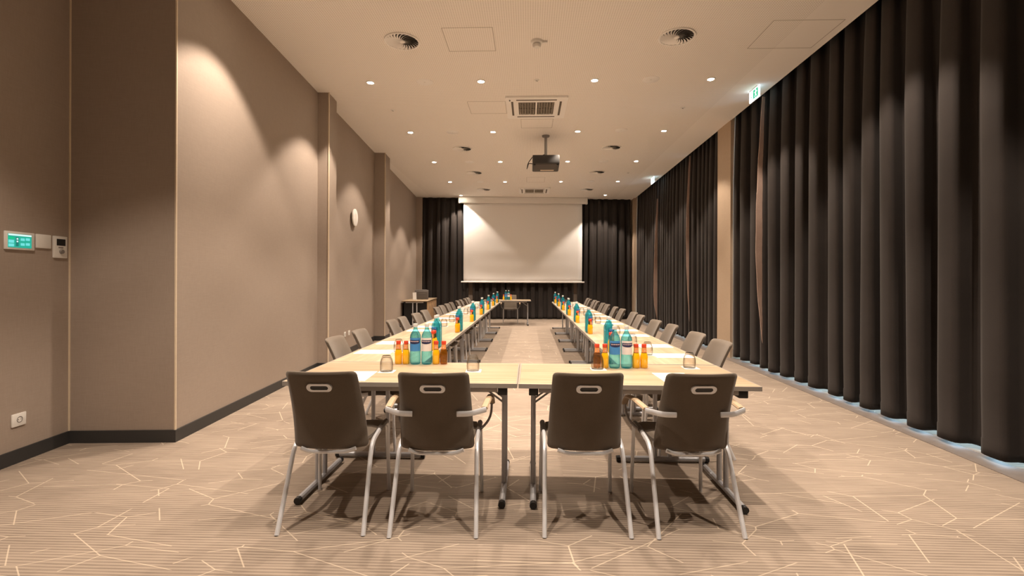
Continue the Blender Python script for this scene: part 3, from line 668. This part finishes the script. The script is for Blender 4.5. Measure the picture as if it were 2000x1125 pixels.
ac.place(T(0.17, 15.0, CEIL), -TH, 'square white ceiling air-conditioning cassette, farther, by the screen', 'air conditioner', 'ceiling cassettes')
p = at_ceil(1047, 80); sd = empty('smoke_detector', p); tag(sd, 'white ceiling smoke detector with a small side indicator, nearest the camera', 'smoke detector')
MB().lathe([(0.0, -0.075), (0.035, -0.075), (0.048, -0.06), (0.05, -0.045), (0.044, -0.043), (0.046, -0.03), (0.066, -0.026), (0.07, 0.0), (0, 0)], 24).build('body', 'white', sd)
MB().lathe([(0.0455, -0.046), (0.0455, -0.040)], 20).build('sensing_slot', 'dark', sd); MB().box((0.095, 0, -0.012), (0.05, 0.03, 0.022), b=0.004).build('indicator_box', 'white', sd)
def make_spr():
    r = MB().lathe([(0.0, -0.012), (0.02, -0.012), (0.035, -0.004), (0.04, 0.0), (0, 0)], 18).build('ceiling_sensor', 'white'); MB().box((0, 0, -0.014), (0.03, 0.006, 0.008)).build('tip', 'steel', r); return r
spr = Proto(make_spr)
for u, v, lab in ((766, 215, 'left'), (1332, 210, 'right'), (1047, 156, 'centre'), (1226, 337, 'far right')): spr.place(at_ceil(u, v), 0.6, 'small pale ceiling sensor on the %s' % lab, 'sensor', 'small ceiling sensors')
for k, (u0, v0, u1, v1) in enumerate(((865, 57, 978, 103), (1500, 42, 1468, 97), (1015, 232, 1078, 250), (915, 198, 985, 222), (1024, 346, 1066, 356))):
    a = at_ceil(u0, v0); b_ = at_ceil(u1, v1); cx = (a+b_)/2
    wd = (0.57, 0.75, 0.56, 0.6, 0.5)[k]; dp = abs(b_.y-a.y)
    if k == 0: cx = at_ceil(916, 78)
    if k == 1: cx = at_ceil(1548, 68)
    o = MB().ring(rrect(wd, dp, 0.003, 1), rrect(wd-0.012, dp-0.012, 0.003, 1), -0.0015, 0.0).build('trim_%d' % (10+k), simple('panel_joint_%d' % k, (0.42, 0.37, 0.32), 0.8), loc=cx, rotz=-TH); struct(o, 'joint of a ceiling access panel')

# projector
pc = at_ceil(1065, 265); pr = empty('projector', pc, -TH); tag(pr, 'black projector hanging from a grey ceiling pole', 'projector')
MB().lathe([(0, 0), (0.075, 0), (0.07, -0.025), (0.028, -0.035), (0, -0.035)], 20).build('ceiling_plate', 'steel', pr)
MB().tube([(0, 0, -0.03), (0, 0, -0.42)], 0.027, 12).build('pole', 'steel', pr)
mt = Matrix.Translation((0, 0.02, -0.53)) @ Matrix.Rotation(-0.14, 4, 'X')
bd = MB().box((0, 0, 0), (0.51, 0.46, 0.17), mt, b=0.018).build('body', 'projector', pr)
MB().box((0, 0, -0.087), (0.44, 0.40, 0.012), mt, b=0.004).build('belly_panel', 'projb', bd)
MB().box((0.03, 0.12, -0.092), (0.26, 0.05, 0.006), mt).build('vent', 'edge', bd)
MB().lathe([(0, 0.03), (0.05, 0.03), (0.055, -0.03), (0, -0.03)], 18, mtx=mt @ Matrix.Translation((0.08, 0.245, 0.0)) @ Matrix.Rotation(PI/2, 4, 'X')).build('lens', 'black', bd)
for s in (-1, 1): MB().box((s*0.22, -0.18, -0.10), (0.04, 0.04, 0.022), mt).build('foot', 'black', bd)
for s in (-1, 1): MB().box((s*0.20, -0.05, 0.10), (0.10, 0.03, 0.03), mt).build('mount_bracket', 'black', bd)
MB().tube(fillet([(-0.02, 0, -0.36), (-0.13, -0.1, -0.44), (-0.24, -0.12, -0.42), (-0.34, -0.10, -0.55), (-0.36, -0.08, -0.66)], 0.05), 0.008, 6).build('cable', 'black', pr)
MB().tube(fillet([(-0.25, -0.08, -0.56), (-0.33, -0.12, -0.56), (-0.35, -0.10, -0.64)], 0.03), 0.007, 6).build('cable', 'black', pr)

# exit signs
def exit_sign(t, lab):
    q = Rw(t, -0.22); r = empty('exit_sign', (q.x, q.y, CEIL), PI/2-RR); tag(r, lab, 'exit sign', 'exit signs along the window wall')
    MB().box((0, 0, -0.085), (0.31, 0.02, 0.155), b=0.003).build('plate', 'signw', r); MB().box((0, 0, -0.004), (0.26, 0.035, 0.010)).build('ceiling_mount', 'white', r)
    for s in (1, -1):
        y = s*0.0115; k = s
        def ub(nm, cx, cz, w_, h_, mat, par, dy=0.0, rot=0.0): return MB().box((0, 0, 0), (w_, 0.0012, h_), Matrix.Translation((cx*k, y+s*dy, -0.085+cz)) @ Matrix.Rotation(rot*k, 4, 'Y')).build(nm, mat, par)
        g = ub('green_field', -0.055, 0.0, 0.15, 0.125, 'signg', r)
        w_ = 'signw'; MB().lathe([(0, 0.0006), (0.011, 0.0006), (0.011, -0.0006), (0, -0.0006)], 14, mtx=Matrix.Translation((-0.065*k, y+s*0.001, -0.042)) @ Matrix.Rotation(PI/2, 4, 'X')).build('running_figure_head', w_, g)
        ub('running_figure_body', -0.06, 0.012, 0.018, 0.045, w_, g, 0.001, 0.3); ub('running_figure_arm', -0.082, 0.016, 0.035, 0.009, w_, g, 0.001, 0.5); ub('running_figure_arm', -0.036, 0.012, 0.035, 0.009, w_, g, 0.001, -0.4)
        ub('running_figure_leg', -0.075, -0.026, 0.012, 0.045, w_, g, 0.001, 0.6); ub('running_figure_leg', -0.042, -0.03, 0.012, 0.045, w_, g, 0.001, -0.3)
        ub('door_symbol', 0.075, 0.0, 0.05, 0.11, 'signg', r); ub('door_opening', 0.075, -0.006, 0.034, 0.098, w_, r, 0.001); ub('arrow', 0.075, 0.0, 0.008, 0.05, 'signg', r, 0.0016); ub('arrow', 0.068, -0.018, 0.008, 0.026, 'signg', r, 0.0016, -0.7); ub('arrow', 0.082, -0.018, 0.008, 0.026, 'signg', r, 0.0016, 0.7)
    return r
exit_sign(6.98, 'glowing green and white exit sign on the ceiling, nearer one'); exit_sign(13.05, 'glowing green and white exit sign on the ceiling, farther one')

# ------------------------------------------------------------------ left wall fittings
ck = empty('wall_clock', L(4.98, 0.0, 2.49), PH); tag(ck, 'round white wall disc like a clock between the two pilasters', 'wall clock')
rm = Matrix.Rotation(PI/2, 4, 'Y')
MB().lathe([(0.0, 0.0), (0.05, 0.0), (0.05, 0.035), (0, 0.035)], 20, mtx=rm).build('wall_mount', 'steel', ck); MB().lathe([(0.0, 0.03), (0.150, 0.03), (0.158, 0.036), (0.158, 0.055), (0.150, 0.058)], 36, mtx=rm).build('rim', 'whitemetal', ck)
MB().lathe([(0.0, 0.0585), (0.150, 0.0575)], 36, mtx=rm).build('face', 'clock', ck)
def near_at(u, v):   # a point of the nearest left wall seen at a pixel
    k = (u-1000)/F; a = L(0, -0.846); t = Vector((-math.sin(PH), math.cos(PH), 0))
    s = (k*a.y-a.x)/(t.x-k*t.y); q = a+t*s; z = EYE+(546+(u-1000)*0.0035-v)*q.y/F; return Vector((q.x, q.y, z))
def plate(name, u0, u1, v0, v1, depth, mat, par=None, lab=None, cat=None, off=0.0, b=0.004):
    a = near_at(u0, (v0+v1)/2); c_ = near_at(u1, (v0+v1)/2); m_ = (a+c_)/2; wd = (c_-a).length
    h_ = abs(near_at((u0+u1)/2, v0).z-near_at((u0+u1)/2, v1).z); z = (near_at((u0+u1)/2, v0).z+near_at((u0+u1)/2, v1).z)/2
    o = MB().box((depth/2, 0, 0), (depth, wd, h_), b=min(b, depth*0.4)).build(name, mat)
    loc = Vector((m_.x, m_.y, z))+nl*off
    if par: o.parent = par; o.location = Matrix.Rotation(-PH, 3, 'Z') @ (loc-par.location)
    else: o.location = loc; o.rotation_euler = (0, 0, PH)
    if lab: tag(o, lab, cat)
    return o
tp = plate('touch_panel', 6, 64, 453, 488, 0.014, 'white', lab='white wall touch panel with a glowing green screen', cat='control panel')
s0 = plate('display', 11, 57.5, 457.5, 484, 0.001, 'scr_g', tp, off=0.014)
def sub(nm, a, b_, c_, d, m_, e=0.0146): plate(nm, a, b_, c_, d, 0.0008, m_, s0 if False else tp, off=e, b=0.0)
sub('display_header', 12, 57, 458, 461, 'scr_w'); sub('display_menu', 12, 23, 462.5, 466, 'signg'); sub('display_menu', 12, 23, 468, 474, 'scr_c'); sub('display_menu', 12, 23, 475.5, 481, 'scr_c')
sub('display_column', 26.5, 32, 463, 481, 'scr_d'); sub('display_icon', 28, 31, 465, 468, 'scr_w', 0.0150); sub('display_icon', 28, 31, 470, 473, 'scr_w', 0.0150)
for a, b_ in ((36, 44), (46, 54)):
    for c_, d in ((465.5, 470.5), (475, 480)): sub('display_button', a, b_, c_, d, 'scr_c')
plate('switch_plate', 68, 97, 458, 485, 0.012, 'white', lab='plain white square switch plate beside the touch panel', cat='switch', b=0.004)
ic = plate('intercom', 101.5, 128, 461.5, 504, 0.014, 'white', lab='white wall control with a small dark display and grey knob', cat='control panel')
plate('small_display', 107, 124, 467, 480, 0.001, 'black', ic, off=0.014); plate('slot', 110.5, 120, 482.5, 485, 0.001, 'steel', ic, off=0.014)
q = near_at(116, 491.5); MB().lathe([(0, 0.014), (0.016, 0.014), (0.019, 0.0), (0, 0)], 18, mtx=Matrix.Translation(Matrix.Rotation(-PH, 3, 'Z') @ (q+nl*0.014-ic.location)) @ rm).build('knob', 'steel', ic)
so = plate('wall_socket', 22, 49, 807, 832, 0.012, 'white', lab='white power socket low on the near left wall', cat='socket')
q = near_at(36, 819); qq = Matrix.Rotation(-PH, 3, 'Z') @ (q+nl*0.0125-so.location)
MB().ring(circ(0.022, 20), circ(0.018, 20), 0.0, 0.002, Matrix.Translation(qq) @ rm).build('socket_ring', 'steel', so)
for s in (-1, 1): MB().box((0, s*0.0095, 0), (0.002, 0.005, 0.005), Matrix.Translation(qq)).build('pin_hole', 'black', so)
for k, (t, z, lab) in enumerate(((4.52, 0.375, 'nearer'), (4.76, 0.375, 'farther'))):
    o = MB().box((0.007, 0, 0), (0.014, 0.085, 0.085), b=0.003).build('wall_socket', 'white', loc=L(t, 0.0, z), rotz=PH); tag(o, 'white socket on the left wall beyond the near pilaster, %s of two' % lab, 'socket')
    MB().ring(circ(0.022, 16), circ(0.017, 16), 0.014, 0.016, rm).build('socket_ring', 'steel', o)

# ------------------------------------------------------------------ sideboard at the far left
sb_c = L(9.75, 0.385); sbd = empty('sideboard', sb_c, PH); tag(sbd, 'oak sideboard with dark end against the far left wall', 'sideboard')
ln_ = 2.35
MB().box((0, ln_/2-0.12, 0.728), (0.72, ln_, 0.024), b=0.003).build('top', 'wood', sbd); MB().box((0, 0.02+(ln_-0.14)/2, 0.37), (0.64, ln_-0.14, 0.66)).build('body', 'black', sbd)
for k in range(4):
    y0 = 0.03+k*(ln_-0.16)/4; d = MB().box((0.335, y0+(ln_-0.16)/8, 0.375), (0.02, (ln_-0.16)/4-0.012, 0.65), b=0.003).build('door', 'oak', sbd); MB().box((0.349, y0+(ln_-0.16)/4-0.05, 0.52), (0.008, 0.012, 0.10)).build('handle', 'steel', d)
lg = MB().tube([(-0.26, -0.04, 0.69), (0.24, -0.04, 0.69)], 0.014, 8).build('end_frame', 'alu', sbd)
for x in (-0.06, 0.055): MB().tube([(x, -0.04, 0.03), (x, -0.04, 0.69)], 0.016, 8).build('post', 'alu', lg)
MB().tube([(-0.16, -0.04, 0.022), (0.16, -0.04, 0.022)], 0.018, 8).build('foot', 'alu', lg)
MB().prism(rrect(0.62, 0.02, 0.004, 2), 0.0, 0.05, Matrix.Translation((0, 0.03, 0))).build('plinth', 'black', sbd)
q = L(10.75, 0.42, TOP); bx = MB().box((0, 0, 0.14), (0.40, 0.32, 0.28), b=0.012).build('equipment_box', 'greybox', loc=q, rotz=PH+0.1); tag(bx, 'grey ribbed box standing on the sideboard', 'box')
for k in range(4): MB().box((0, -0.162, 0.06+0.05*k), (0.36, 0.006, 0.012)).build('rib', 'darkrail', bx)
MB().box((0, 0, 0.285), (0.30, 0.22, 0.012), b=0.004).build('lid', 'greybox', bx)
q = L(10.2, 0.30, TOP); cd = MB().box((0, 0, 0.11), (0.11, 0.006, 0.21), Matrix.Rotation(-0.16, 4, 'X') @ Matrix.Rotation(-0.10, 4, 'Y')).build('sign_card', 'paper', loc=q+Vector((0, 0, 0.008)), rotz=PH-0.2); tag(cd, 'white upright card standing on the sideboard', 'card')
MB().box((0, 0.02, 0.0), (0.10, 0.07, 0.012)).build('card_foot', 'white', cd)
